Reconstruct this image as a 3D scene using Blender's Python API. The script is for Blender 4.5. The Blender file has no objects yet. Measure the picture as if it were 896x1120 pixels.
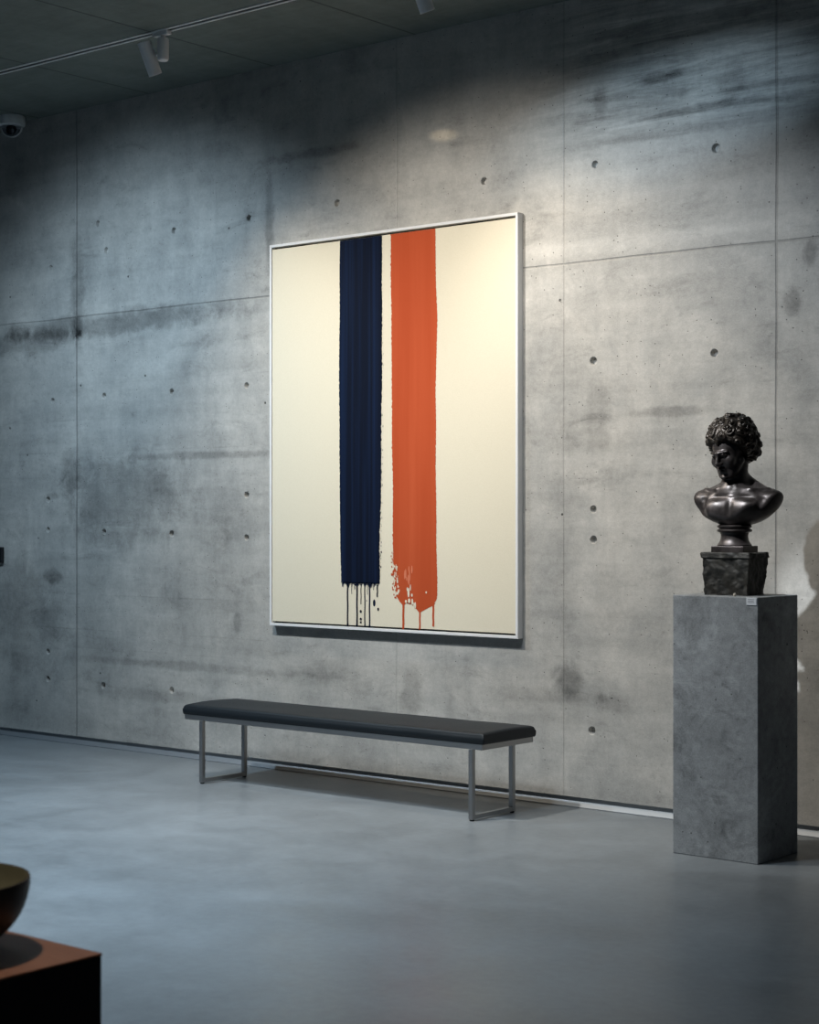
import bpy, bmesh, math, random
import numpy as np
from mathutils import Vector, Matrix, Euler
from mathutils import noise as mnoise

C = bpy.context.scene.collection
SC = bpy.context.scene
random.seed(7)
R = math.radians

# ------------------------------------------------------------------ camera
cam_d = bpy.data.cameras.new('camera')
cam = bpy.data.objects.new('camera', cam_d)
C.objects.link(cam)
cam.location = (0.0, -8.337, 1.65)
cam.rotation_euler = (R(90), 0, R(90 - 50.315))
cam_d.sensor_fit = 'VERTICAL'
cam_d.sensor_height = 36.0
cam_d.lens = 36.0 * 1950.0 / 1120.0
cam_d.shift_y = 3.0 / 1120.0
cam_d.clip_start = 0.05
cam_d.dof.use_dof = True
cam_d.dof.focus_distance = 10.3
cam_d.dof.aperture_fstop = 5.6
SC.camera = cam

# ------------------------------------------------------------------ world, exposure
SC.view_settings.view_transform = 'Standard'
SC.view_settings.look = 'None'
SC.view_settings.exposure = 0.0
SC.view_settings.gamma = 1.0
SC.view_settings.use_curve_mapping = False
world = bpy.data.worlds.new('world')
SC.world = world
world.use_nodes = True
world.node_tree.nodes['Background'].inputs[0].default_value = (0.36, 0.60, 1.0, 1)
world.node_tree.nodes['Background'].inputs[1].default_value = 0.026


# ------------------------------------------------------------------ large lights
def area_light(name, loc, target, sx, sy, energy, col, spread=180):
    d = bpy.data.lights.new(name, 'AREA')
    d.shape = 'RECTANGLE'
    d.size = sx
    d.size_y = sy
    d.energy = energy
    d.color = col
    d.spread = R(spread)
    o = bpy.data.objects.new(name, d)
    C.objects.link(o)
    o.location = loc
    o.rotation_euler = (Vector(target) - Vector(loc)).to_track_quat('-Z', 'Y').to_euler()
    return o


def spot_light(name, loc, target, energy, col, ang, blend, rad=0.04):
    d = bpy.data.lights.new(name, 'SPOT')
    d.energy = energy
    d.color = col
    d.spot_size = R(ang)
    d.spot_blend = blend
    d.shadow_soft_size = rad
    o = bpy.data.objects.new(name, d)
    C.objects.link(o)
    o.location = loc
    o.rotation_euler = (Vector(target) - Vector(loc)).to_track_quat('-Z', 'Y').to_euler()
    return o


COOL = (0.66, 0.84, 1.0)
NEUT = (0.90, 0.95, 1.0)
WARM = (1.0, 0.84, 0.64)
# cool ceiling daylight strip over the floor, further into the room
area_light('ceiling_daylight', (-7.0, -3.6, 4.5), (-7.0, -3.6, 0), 3.4, 1.0, 112, COOL, 92)
# second lighting row, about 3 m out from the wall, plus added glare spots
spot_light('gallery_spot_left', (-8.9, -2.7, 4.45), (-9.3, 0, 1.0), 480, (0.60, 0.81, 1.0), 104, 1.0, 0.06)
spot_light('gallery_spot_middle', (-6.9, -2.7, 4.45), (-6.3, 0, 1.1), 570, (1.0, 0.95, 0.87), 94, 1.0, 0.06)
spot_light('gallery_spot_right', (-5.2, -3.05, 4.45), (-5.1, 0, 1.8), 210, (0.78, 0.89, 1.0), 64, 0.7, 0.05)
hs = spot_light('added_glare_wash', (-5.0, -3.05, 4.45), (-5.2, 0, 3.80), 170, (0.58, 0.80, 1.0), 46, 1.0, 0.02)  # added spot, cone squashed to lay a cool glare patch high on the wall
hs.scale = (1.0, 0.32, 1.0)
hs.rotation_euler.rotate_axis('Z', R(6))
spot_light('bust_spot', (-5.2, -3.05, 4.45), (-4.36, -0.66, 1.74), 900, NEUT, 10, 0.8, 0.04)
spot_light('added_warm_glare', (-8.6, -2.57, 4.42), (-6.655, 0, 3.92), 110, (1.0, 0.80, 0.52), 3.8, 1.0, 0.01).scale = (1.0, 0.42, 1.0)  # added narrow spot imitating a small warm glare on the wall
spot_light('plinth_spot', (-3.40, -6.42, 4.45), (-3.1, -6.2, 0.75), 210, (1.0, 0.86, 0.70), 30, 0.8, 0.05)


# ------------------------------------------------------------------ node helper
class NT:
    def __init__(self, name):
        self.m = bpy.data.materials.new(name)
        self.m.use_nodes = True
        self.t = self.m.node_tree
        self.b = self.t.nodes['Principled BSDF']
        self._co = None

    def node(self, ty, **kw):
        n = self.t.nodes.new(ty)
        for k, v in kw.items():
            setattr(n, k, v)
        return n

    def put(self, sock, v):
        if isinstance(v, bpy.types.NodeSocket):
            self.t.links.new(v, sock)
        elif isinstance(v, (tuple, list)) and len(v) == 3 and sock.type == 'RGBA':
            sock.default_value = (*v, 1)
        else:
            sock.default_value = v

    def co(self):
        if self._co is None:
            self._co = self.node('ShaderNodeTexCoord').outputs['Object']
        return self._co

    def scaled(self, s, loc=(0, 0, 0)):
        n = self.node('ShaderNodeMapping')
        self.put(n.inputs['Vector'], self.co())
        n.inputs['Scale'].default_value = s
        n.inputs['Location'].default_value = loc
        return n.outputs[0]

    def noise(self, scale, detail=4, rough=0.55, vec=None, dist=0.0):
        n = self.node('ShaderNodeTexNoise')
        self.put(n.inputs['Vector'], vec or self.co())
        n.inputs['Scale'].default_value = scale
        n.inputs['Detail'].default_value = detail
        n.inputs['Roughness'].default_value = rough
        n.inputs['Distortion'].default_value = dist
        return n.outputs['Fac']

    def math(self, op, a, b=0.0, clamp=False):
        n = self.node('ShaderNodeMath', operation=op)
        n.use_clamp = clamp
        self.put(n.inputs[0], a)
        self.put(n.inputs[1], b)
        return n.outputs[0]

    def mr(self, v, a, b, c=0.0, d=1.0, smooth=False):
        n = self.node('ShaderNodeMapRange')
        if smooth:
            n.interpolation_type = 'SMOOTHSTEP'
        self.put(n.inputs['Value'], v)
        for k, x in zip(('From Min', 'From Max', 'To Min', 'To Max'), (a, b, c, d)):
            n.inputs[k].default_value = x
        return n.outputs[0]

    def mix(self, f, a, b, mode='MIX'):
        n = self.node('ShaderNodeMix', data_type='RGBA', blend_type=mode)
        self.put(n.inputs[0], f)
        self.put(n.inputs[6], a)
        self.put(n.inputs[7], b)
        return n.outputs[2]

    def xyz(self):
        n = self.node('ShaderNodeSeparateXYZ')
        self.put(n.inputs[0], self.co())
        return n.outputs

    def bump(self, h, strength, dist, nrm=None):
        n = self.node('ShaderNodeBump')
        n.inputs['Strength'].default_value = strength
        n.inputs['Distance'].default_value = dist
        self.put(n.inputs['Height'], h)
        if nrm is not None:
            self.put(n.inputs['Normal'], nrm)
        return n.outputs[0]

    def pits(self, scale, keep, rmin, rmax, seed=(0, 0, 0)):
        """1 inside small random round pits, 0 elsewhere"""
        v = self.node('ShaderNodeTexVoronoi', feature='F1')
        self.put(v.inputs['Vector'], self.scaled((1, 1, 1), seed))
        v.inputs['Scale'].default_value = scale
        s = self.node('ShaderNodeSeparateColor')
        self.put(s.inputs[0], v.outputs['Color'])
        rad = self.mr(s.outputs[1], 0, 1, rmin * scale, rmax * scale)
        on = self.math('LESS_THAN', s.outputs[0], keep)
        d = self.math('SUBTRACT', rad, v.outputs['Distance'])
        d = self.mr(d, 0.0, 0.02, 0, 1)
        return self.math('MULTIPLY', d, on)


def pmat(name, col, rough=0.5, metal=0.0, spec=0.5, noise_amt=0.06, nscale=30, bump=0.0, bdist=0.001, coat=0.0):
    n = NT(name)
    f = n.noise(nscale, 4)
    a = tuple(max(0, c * (1 - noise_amt)) for c in col)
    b = tuple(min(1, c * (1 + noise_amt)) for c in col)
    n.put(n.b.inputs['Base Color'], n.mix(f, a, b))
    n.put(n.b.inputs['Roughness'], n.mr(f, 0.2, 0.8, max(0.02, rough - 0.05), rough + 0.05))
    n.b.inputs['Metallic'].default_value = metal
    n.b.inputs['Specular IOR Level'].default_value = spec
    n.b.inputs['Coat Weight'].default_value = coat
    if bump:
        n.put(n.b.inputs['Normal'], n.bump(f, bump, bdist))
    return n.m


M = {}


def line_at(n, coord, pos, half, wob=None):
    c = coord if wob is None else n.math('ADD', coord, wob)
    d = n.math('ABSOLUTE', n.math('SUBTRACT', c, pos))
    return n.mr(d, half * 0.3, half, 1, 0)


def make_wall_material():
    n = NT('cast_concrete')
    X, Y, Z = n.xyz()
    big = n.noise(0.55, 3, 0.5)
    med = n.noise(2.3, 6, 0.62, dist=0.4)
    fine = n.noise(14, 6, 0.65)
    grit = n.noise(120, 2, 0.6)
    streak = n.noise(1.0, 6, 0.6, n.scaled((0.9, 1, 9.0)))
    vert = n.noise(1.0, 5, 0.6, n.scaled((6.0, 1, 0.5)))
    v = n.mr(big, 0.25, 0.75, -0.07, 0.06)
    v = n.math('ADD', v, n.mr(med, 0.2, 0.8, -0.10, 0.09))
    v = n.math('ADD', v, n.mr(fine, 0.2, 0.8, -0.06, 0.06))
    v = n.math('ADD', v, n.mr(grit, 0.2, 0.8, -0.045, 0.045))
    v = n.math('ADD', v, n.mr(streak, 0.25, 0.75, -0.06, 0.06))
    v = n.math('ADD', v, n.mr(vert, 0.25, 0.75, -0.045, 0.045))
    sand = n.noise(42, 4, 0.7)
    v = n.math('ADD', v, n.mr(sand, 0.25, 0.75, -0.05, 0.05))
    # scattered dark blotches along lift lines
    pat = n.noise(3.2, 7, 0.72, n.scaled((0.8, 1, 2.0), (3.1, 0, 1.7)), 0.8)
    v = n.math('SUBTRACT', v, n.mr(pat, 0.55, 0.75, 0, 0.15))
    edge = n.mr(n.noise(5, 7, 0.7, dist=0.6), 0.35, 0.7, -0.35, 0.35)

    def stain(x, z, rx, rz, amt):
        nonlocal v
        a = n.math('POWER', n.math('DIVIDE', n.math('SUBTRACT', X, x), rx), 2)
        b = n.math('POWER', n.math('DIVIDE', n.math('SUBTRACT', Z, z), rz), 2)
        r = n.math('ADD', n.math('SQRT', n.math('ADD', a, b)), edge)
        v = n.math('SUBTRACT', v, n.mr(r, 0.35, 1.1, amt, 0, True))
    for s in ((-9.75, 3.0, 1.6, 0.10, 0.20), (-10.6, 2.93, 0.7, 0.10, 0.16), (-10.02, 3.25, 0.10, 0.5, 0.16),
              (-9.55, 1.75, 0.75, 0.38, 0.17), (-10.6, 0.85, 0.5, 0.5, 0.12), (-10.1, 1.95, 0.14, 0.22, 0.15),
              (-9.1, 0.40, 1.0, 0.05, 0.10), (-8.9, 0.62, 1.5, 0.035, 0.10), (-8.8, 2.05, 0.9, 0.03, 0.12),
              (-5.05, 2.21, 0.28, 0.035, 0.13), (-5.55, 2.2, 0.10, 0.25, 0.10), (-6.0, 0.62, 0.6, 0.05, 0.08),
              (-6.9, 0.55, 0.10, 0.18, 0.14), (-5.75, 0.72, 0.11, 0.11, 0.16), (-5.45, 0.60, 0.12, 0.07, 0.10),
              (-5.15, 4.03, 0.16, 0.04, 0.20), (-5.53, 3.96, 0.06, 0.12, 0.16), (-4.7, 3.92, 0.10, 0.14, 0.16),
              (-8.1, 3.55, 0.05, 0.35, 0.16), (-7.75, 3.95, 0.5, 0.04, 0.14), (-5.3, 3.15, 1.3, 0.05, -0.06),
              (-4.35, 2.75, 0.07, 0.10, 0.20), (-4.25, 3.0, 0.05, 0.08, 0.2), (-10.3, 1.2, 0.12, 0.06, 0.16),
              (-8.4, 0.94, 0.04, 0.09, 0.12), (-7.6, 0.66, 0.3, 0.08, 0.08), (-4.9, 3.72, 0.9, 0.03, 0.10),
              (-4.8, 3.82, 0.8, 0.03, 0.12)):
        stain(*s)
    # streaky glare near the top right, painted into the colour as diagonal bands
    sk = n.node('ShaderNodeMapping')
    n.put(sk.inputs['Vector'], n.co())
    sk.inputs['Rotation'].default_value = (0, R(12), 0)
    sk.inputs['Scale'].default_value = (1.3, 1, 14)
    glare_streak = n.noise(1.0, 6, 0.7, sk.outputs[0], 0.5)
    zone = n.math('MULTIPLY', n.mr(Z, 3.6, 3.85, 0, 1, True), n.mr(X, -6.3, -5.3, 0, 1, True))
    sm = n.math('MULTIPLY', zone, n.mr(glare_streak, 0.4, 0.65, -0.14, 0.20))
    v = n.math('ADD', v, sm)
    # board joints
    w = n.math('MULTIPLY', n.math('SUBTRACT', n.noise(1.2, 3), 0.5), 0.02)
    jn = None
    zw = n.math('GREATER_THAN', Z, 3.075)
    for x, hw, a in ((-10.03, 0.013, 0.30), (-8.60, 0.006, 0.06), (-7.02, 0.006, 0.16), (-5.78, 0.006, 0.18), (-4.44, 0.009, 0.30),
                     (-3.0, 0.009, 0.25), (-1.6, 0.009, 0.25), (-11.4, 0.012, 0.3), (-12.8, 0.012, 0.3)):
        l = n.math('MULTIPLY', line_at(n, X, x, hw, w), a)
        jn = l if jn is None else n.math('MAXIMUM', jn, l)
    brk = n.mr(n.noise(0.8, 4, 0.6, n.scaled((1, 1, 0.2), (9, 0, 2))), 0.35, 0.55, 0.35, 1.0)
    for z, hw, a in ((3.07, 0.008, 0.26),):
        jn = n.math('MAXIMUM', jn, n.math('MULTIPLY', line_at(n, Z, z, hw, w), a))
    frag = n.mr(n.noise(1.0, 7, 0.75, n.scaled((1.1, 1, 2.7), (4, 0, 0))), 0.47, 0.62, 0, 1)
    jb = jn
    frag = n.math('MULTIPLY', frag, n.mr(X, -7.4, -6.8, 1.0, 0.25))
    for z, hw, a in ((2.58, 0.007, 0.2), (1.08, 0.006, 0.28), (0.83, 0.006, 0.28), (2.1, 0.008, 0.2), (0.70, 0.006, 0.2), (1.92, 0.006, 0.15), (2.33, 0.01, 0.12)):
        jn = n.math('MAXIMUM', jn, n.math('MULTIPLY', n.math('MULTIPLY', line_at(n, Z, z, hw, w), frag), a))
    jn = n.math('MULTIPLY', jn, brk)
    p1 = n.pits(6, 0.5, 0.003, 0.0095)
    p2 = n.pits(16, 0.30, 0.003, 0.008, (3.3, 1.7, 5.1))
    p3 = n.pits(34, 0.22, 0.0015, 0.004, (1.3, 4.7, 2.1))
    pit = n.math('MAXIMUM', n.math('MAXIMUM', p1, p2), p3)
    dk = n.math('ADD', 1.0, n.math('MULTIPLY', v, 2.1))
    dk = n.math('MULTIPLY', dk, n.math('SUBTRACT', 1.0, jn))
    dk = n.math('MULTIPLY', dk, n.math('SUBTRACT', 1.0, n.math('MULTIPLY', pit, 0.75)))
    base = n.mix(n.mr(med, 0.3, 0.7), (0.385, 0.38, 0.36), (0.45, 0.43, 0.395))
    comb = n.node('ShaderNodeCombineColor')
    for i in range(3):
        n.put(comb.inputs[i], dk)
    col = n.mix(1.0, base, comb.outputs[0], 'MULTIPLY')
    n.put(n.b.inputs['Base Color'], col)
    n.put(n.b.inputs['Roughness'], n.mr(med, 0.25, 0.75, 0.40, 0.58))
    n.b.inputs['Specular IOR Level'].default_value = 0.45
    hgt = n.math('ADD', n.math('MULTIPLY', fine, 0.35), n.math('MULTIPLY', grit, 0.12))
    hgt = n.math('ADD', hgt, n.math('MULTIPLY', med, 0.6))
    hgt = n.math('SUBTRACT', hgt, n.math('MULTIPLY', pit, 1.2))
    hgt = n.math('SUBTRACT', hgt, n.math('MULTIPLY', jb, 2.5))
    hgt = n.math('ADD', hgt, n.math('MULTIPLY', n.math('MULTIPLY', zone, glare_streak), 1.0))
    n.put(n.b.inputs['Normal'], n.bump(hgt, 0.65, 0.008))
    return n.m


def make_floor_material():
    n = NT('polished_concrete')
    big = n.noise(0.7, 4, 0.55, dist=0.3)
    med = n.noise(3.0, 6, 0.62, dist=0.5)
    fine = n.noise(22, 5, 0.6)
    grit = n.noise(140, 2)
    v = n.mr(big, 0.25, 0.75, -0.12, 0.12)
    v = n.math('ADD', v, n.mr(med, 0.2, 0.8, -0.13, 0.12))
    v = n.math('ADD', v, n.mr(fine, 0.2, 0.8, -0.07, 0.07))
    v = n.math('ADD', v, n.mr(grit, 0.2, 0.8, -0.05, 0.05))
    pit = n.pits(6, 0.35, 0.003, 0.008)
    dk = n.math('ADD', 1.0, n.math('MULTIPLY', v, 1.7))
    dk = n.math('MULTIPLY', dk, n.math('SUBTRACT', 1.0, n.math('MULTIPLY', pit, 0.5)))
    comb = n.node('ShaderNodeCombineColor')
    for i in range(3):
        n.put(comb.inputs[i], dk)
    n.put(n.b.inputs['Base Color'], n.mix(1.0, (0.205, 0.22, 0.23), comb.outputs[0], 'MULTIPLY'))
    n.put(n.b.inputs['Roughness'], n.mr(med, 0.25, 0.75, 0.27, 0.40))
    n.b.inputs['Specular IOR Level'].default_value = 0.3
    n.put(n.b.inputs['Normal'], n.bump(fine, 0.08, 0.002))
    return n.m


def make_ceiling_material():
    n = NT('ceiling_concrete')
    X, Y, Z = n.xyz()
    med = n.noise(1.6, 6, 0.62, n.scaled((2.2, 0.9, 1)), 0.4)
    fine = n.noise(18, 5, 0.6)
    grain = n.noise(1.0, 5, 0.6, n.scaled((3.0, 14.0, 1)))
    v = n.mr(med, 0.2, 0.8, -0.22, 0.2)
    v = n.math('ADD', v, n.mr(fine, 0.2, 0.8, -0.1, 0.1))
    v = n.math('ADD', v, n.mr(grain, 0.2, 0.8, -0.12, 0.12))
    jn = None
    for x in (-8.06, -6.87, -5.68, -9.25, -10.44, -11.6, -4.5):
        l = line_at(n, X, x, 0.012)
        jn = l if jn is None else n.math('MAXIMUM', jn, l)
    dk = n.math('MULTIPLY', n.math('ADD', 1.0, v), n.math('SUBTRACT', 1.0, n.math('MULTIPLY', jn, 0.55)))
    comb = n.node('ShaderNodeCombineColor')
    for i in range(3):
        n.put(comb.inputs[i], dk)
    n.put(n.b.inputs['Base Color'], n.mix(1.0, (0.155, 0.18, 0.165), comb.outputs[0], 'MULTIPLY'))
    n.b.inputs['Roughness'].default_value = 0.75
    hh = n.math('SUBTRACT', n.math('ADD', fine, grain), n.math('MULTIPLY', jn, 2))
    n.put(n.b.inputs['Normal'], n.bump(hh, 0.4, 0.006))
    return n.m


def make_pedestal_material():
    n = NT('pedestal_concrete')
    big = n.noise(2.2, 6, 0.65, dist=0.6)
    fine = n.noise(26, 6, 0.65)
    grit = n.noise(160, 2)
    pat = n.noise(5, 7, 0.72, None, 0.9)
    v = n.mr(big, 0.2, 0.8, -0.15, 0.13)
    v = n.math('ADD', v, n.mr(fine, 0.2, 0.8, -0.1, 0.1))
    v = n.math('ADD', v, n.mr(grit, 0.2, 0.8, -0.08, 0.08))
    v = n.math('SUBTRACT', v, n.mr(pat, 0.50, 0.70, 0, 0.17))
    pale = n.noise(4, 7, 0.72, n.scaled((1, 1, 1.6), (7, 2, 4)), 0.8)
    v = n.math('ADD', v, n.mr(pale, 0.52, 0.72, 0, 0.16))
    pit = n.math('MAXIMUM', n.pits(9, 0.7, 0.003, 0.009), n.pits(22, 0.2, 0.002, 0.005, (2, 3, 4)))
    dk = n.math('MULTIPLY', n.math('ADD', 1.0, n.math('MULTIPLY', v, 2.5)), n.math('SUBTRACT', 1.0, n.math('MULTIPLY', pit, 0.75)))
    comb = n.node('ShaderNodeCombineColor')
    for i in range(3):
        n.put(comb.inputs[i], dk)
    n.put(n.b.inputs['Base Color'], n.mix(1.0, (0.29, 0.30, 0.305), comb.outputs[0], 'MULTIPLY'))
    n.b.inputs['Roughness'].default_value = 0.6
    hh = n.math('SUBTRACT', n.math('ADD', fine, big), pit)
    n.put(n.b.inputs['Normal'], n.bump(hh, 0.4, 0.004))
    return n.m


def make_bronze(name, col, hi, rough):
    n = NT(name)
    a = n.noise(14, 5, 0.6, dist=0.3)
    b = n.noise(60, 4)
    n.put(n.b.inputs['Base Color'], n.mix(n.mr(a, 0.35, 0.7), col, hi))
    n.put(n.b.inputs['Roughness'], n.mr(a, 0.2, 0.8, rough - 0.08, rough + 0.1))
    n.b.inputs['Metallic'].default_value = 0.6
    n.put(n.b.inputs['Normal'], n.bump(b, 0.12, 0.002))
    return n.m


def make_canvas_material():
    n = NT('cream_canvas')
    f = n.noise(160, 3, 0.6)
    g = n.noise(3, 4)
    c = n.mix(g, (0.66, 0.60, 0.465), (0.69, 0.63, 0.495))
    n.put(n.b.inputs['Base Color'], n.mix(n.mr(f, 0.3, 0.7), c, (0.71, 0.65, 0.515)))
    n.b.inputs['Roughness'].default_value = 0.9
    n.b.inputs['Specular IOR Level'].default_value = 0.15
    n.put(n.b.inputs['Normal'], n.bump(f, 0.3, 0.002))
    return n.m


def make_paint(name, a, b, sx, rough, lo=0.45, hi=0.75):
    n = NT(name)
    s = n.noise(1.0, 4, 0.6, n.scaled((sx, 1, 0.35)))
    f = n.noise(120, 3)
    n.put(n.b.inputs['Base Color'], n.mix(n.mr(s, lo, hi), a, b))
    n.b.inputs['Roughness'].default_value = rough
    n.b.inputs['Specular IOR Level'].default_value = 0.10
    n.put(n.b.inputs['Normal'], n.bump(n.math('ADD', f, s), 0.25, 0.0015))
    return n.m


def make_wood():
    n = NT('red_brown_wood')
    s = n.noise(1.0, 6, 0.6, n.scaled((3, 30, 30)), 0.4)
    n.put(n.b.inputs['Base Color'], n.mix(n.mr(s, 0.3, 0.7), (0.24, 0.105, 0.062), (0.32, 0.150, 0.090)))
    n.b.inputs['Roughness'].default_value = 0.5
    n.put(n.b.inputs['Normal'], n.bump(s, 0.1, 0.002))
    return n.m


M['wall'] = make_wall_material()
M['floor'] = make_floor_material()
M['ceiling'] = make_ceiling_material()
M['pedestal'] = make_pedestal_material()
M['bronze'] = make_bronze('dark_bronze', (0.022, 0.018, 0.016), (0.080, 0.067, 0.064), 0.37)
M['bronze_hair'] = make_bronze('dark_bronze_hair', (0.013, 0.010, 0.008), (0.042, 0.032, 0.024), 0.38)
M['canvas'] = make_canvas_material()
M['navy'] = make_paint('navy_paint', (0.0022, 0.0050, 0.015), (0.0050, 0.014, 0.044), 26, 0.7)
M['orange'] = make_paint('orange_paint', (0.42, 0.068, 0.022), (0.47, 0.085, 0.030), 8, 0.65)
M['orange_thin'] = make_paint('thin_orange_paint', (0.60, 0.17, 0.09), (0.68, 0.26, 0.16), 30, 0.65)
M['frame'] = pmat('white_lacquer', (0.72, 0.72, 0.72), 0.4)
M['gap'] = pmat('black_gap', (0.01, 0.01, 0.012), 0.7)
M['leather'] = pmat('black_leather', (0.006, 0.009, 0.012), 0.5, spec=0.32, nscale=140, noise_amt=0.15, bump=0.25)
M['steel'] = pmat('brushed_steel', (0.33, 0.33, 0.33), 0.34, metal=0.9)
M['rubber'] = pmat('black_rubber', (0.012, 0.012, 0.012), 0.7)
M['alu'] = pmat('aluminium_trim', (0.30, 0.32, 0.34), 0.5, metal=0.6)
M['lamp'] = pmat('white_lamp_paint', (0.80, 0.80, 0.80), 0.42)
M['lamp_dark'] = pmat('lamp_reflector', (0.10, 0.10, 0.10), 0.4)
M['cam_white'] = pmat('white_plastic', (0.62, 0.64, 0.63), 0.45)
M['black'] = pmat('black_plastic', (0.010, 0.010, 0.011), 0.4)
M['stone'] = None
M['bowl'] = pmat('dark_glazed_ceramic', (0.075, 0.060, 0.038), 0.45, nscale=40, noise_amt=0.3)
M['bowl_in'] = pmat('olive_glaze', (0.22, 0.21, 0.14), 0.40, nscale=30, noise_amt=0.2)
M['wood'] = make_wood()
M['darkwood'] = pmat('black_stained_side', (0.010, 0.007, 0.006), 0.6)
M['paper'] = pmat('white_card', (0.75, 0.76, 0.78), 0.7)
M['ink'] = pmat('grey_ink', (0.30, 0.30, 0.32), 0.8)


def make_stone():
    n = NT('rough_dark_stone')
    a = n.noise(12, 7, 0.7, dist=0.6)
    b = n.noise(45, 6, 0.7)
    c = n.mix(n.mr(a, 0.35, 0.7), (0.010, 0.0095, 0.008), (0.036, 0.032, 0.024))
    c = n.mix(n.mr(b, 0.62, 0.75, 0, 0.6), c, (0.10, 0.09, 0.07))
    n.put(n.b.inputs['Base Color'], c)
    n.b.inputs['Roughness'].default_value = 0.62
    n.put(n.b.inputs['Normal'], n.bump(n.math('ADD', b, a), 0.6, 0.008))
    return n.m


M['stone'] = make_stone()


def make_glass_dome():
    n = NT('smoked_dome')
    f = n.noise(20, 2)
    n.put(n.b.inputs['Base Color'], n.mix(f, (0.55, 0.57, 0.62), (0.60, 0.62, 0.66)))
    n.b.inputs['Roughness'].default_value = 0.04
    n.b.inputs['Transmission Weight'].default_value = 1.0
    n.b.inputs['IOR'].default_value = 1.12
    return n.m


M['dome'] = make_glass_dome()


# ------------------------------------------------------------------ object helpers
def obj(name, bm, mats, parent=None, smooth=None, loc=None, rot=None):
    me = bpy.data.meshes.new(name)
    bmesh.ops.recalc_face_normals(bm, faces=bm.faces)
    bm.to_mesh(me)
    bm.free()
    if not isinstance(mats, (list, tuple)):
        mats = [mats]
    for m in mats:
        me.materials.append(m)
    o = bpy.data.objects.new(name, me)
    C.objects.link(o)
    if smooth is not None:
        for p in me.polygons:
            p.use_smooth = True
        if smooth < 179:
            me.set_sharp_from_angle(angle=R(smooth))
    if parent:
        o.parent = parent
    if loc:
        o.location = loc
    if rot:
        o.rotation_euler = rot
    return o


def tag(o, label, cat, group=None):
    o['label'] = label
    o['category'] = cat
    if group:
        o['group'] = group
    return o


def thing(name, label, cat, loc=(0, 0, 0), rotz=0.0, group=None):
    o = bpy.data.objects.new(name, None)
    o.empty_display_size = 0.1
    C.objects.link(o)
    o.location = loc
    o.rotation_euler = (0, 0, rotz)
    return tag(o, label, cat, group)


def struct(o):
    o['kind'] = 'structure'
    return o


def box(bm, x0, x1, y0, y1, z0, z1, bevel=0.0, seg=2, mi=0):
    vs = [bm.verts.new(p) for p in ((x0, y0, z0), (x1, y0, z0), (x1, y1, z0), (x0, y1, z0),
                                    (x0, y0, z1), (x1, y0, z1), (x1, y1, z1), (x0, y1, z1))]
    fs = [bm.faces.new([vs[i] for i in q]) for q in
          ((3, 2, 1, 0), (4, 5, 6, 7), (0, 1, 5, 4), (1, 2, 6, 5), (2, 3, 7, 6), (3, 0, 4, 7))]
    for f in fs:
        f.material_index = mi
    if bevel:
        es = list({e for f in fs for e in f.edges})
        bmesh.ops.bevel(bm, geom=es, offset=bevel, segments=seg, profile=0.5, affect='EDGES')
    return bm


def lathe(bm, prof, seg=48, mat=None, mi=0, cap0=True, cap1=True):
    """profile of (r, z) revolved round Z, then transformed"""
    rings = []
    for r, z in prof:
        if r < 1e-6:
            v = bm.verts.new((0, 0, z))
            rings.append([v])
        else:
            rings.append([bm.verts.new((r * math.cos(2 * math.pi * k / seg), r * math.sin(2 * math.pi * k / seg), z)) for k in range(seg)])
    for a, b in zip(rings, rings[1:]):
        for k in range(seg):
            k2 = (k + 1) % seg
            if len(a) == 1 and len(b) == 1:
                continue
            if len(a) == 1:
                f = bm.faces.new((a[0], b[k], b[k2]))
            elif len(b) == 1:
                f = bm.faces.new((a[k], a[k2], b[0]))
            else:
                f = bm.faces.new((a[k], a[k2], b[k2], b[k]))
            f.material_index = mi
    if cap0 and len(rings[0]) > 1:
        bm.faces.new(rings[0][::-1]).material_index = mi
    if cap1 and len(rings[-1]) > 1:
        bm.faces.new(rings[-1]).material_index = mi
    if mat is not None:
        bmesh.ops.transform(bm, matrix=mat, verts=[v for rg in rings for v in rg])
    return bm


def nb():
    return bmesh.new()


# ------------------------------------------------------------------ room shell
XL, XR, YB, CZ = -16.0, 3.0, -12.0, 4.56
o = obj('floor', box(nb(), XL, XR, YB, 0.06, -0.2, 0.0), M['floor'])
struct(o)
o = obj('ceiling', box(nb(), XL, XR, YB, 0.06, CZ, CZ + 0.2), M['ceiling'])
struct(o)

wall = obj('wall_back', box(nb(), XL, XR, 0.0, 0.35, 0.058, CZ + 0.2), M['wall'])
HOLES = [(-4.80, 3.60), (-5.57, 3.61), (-6.35, 3.61), (-7.51, 3.61), (-8.29, 3.60), (-9.01, 3.59), (-9.71, 3.52), (-10.32, 3.45),
         (-9.80, 3.72), (-4.81, 2.51), (-5.58, 2.51), (-8.31, 2.50), (-9.03, 2.49), (-9.73, 2.49), (-10.30, 2.48),
         (-5.58, 1.68), (-5.58, 1.51), (-9.03, 1.52), (-8.31, 1.50), (-8.31, 1.78), (-10.35, 1.76), (-10.35, 1.54), (-9.73, 1.53),
         (-9.03, 0.45), (-9.74, 0.44), (-10.35, 0.65), (-10.35, 0.45), (-5.59, 0.44),
         (-4.0, 3.6), (-4.0, 2.51), (-4.0, 1.6), (-3.2, 3.6), (-3.2, 2.51), (-3.2, 1.6), (-3.2, 0.44)]
cut = nb()
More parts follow.
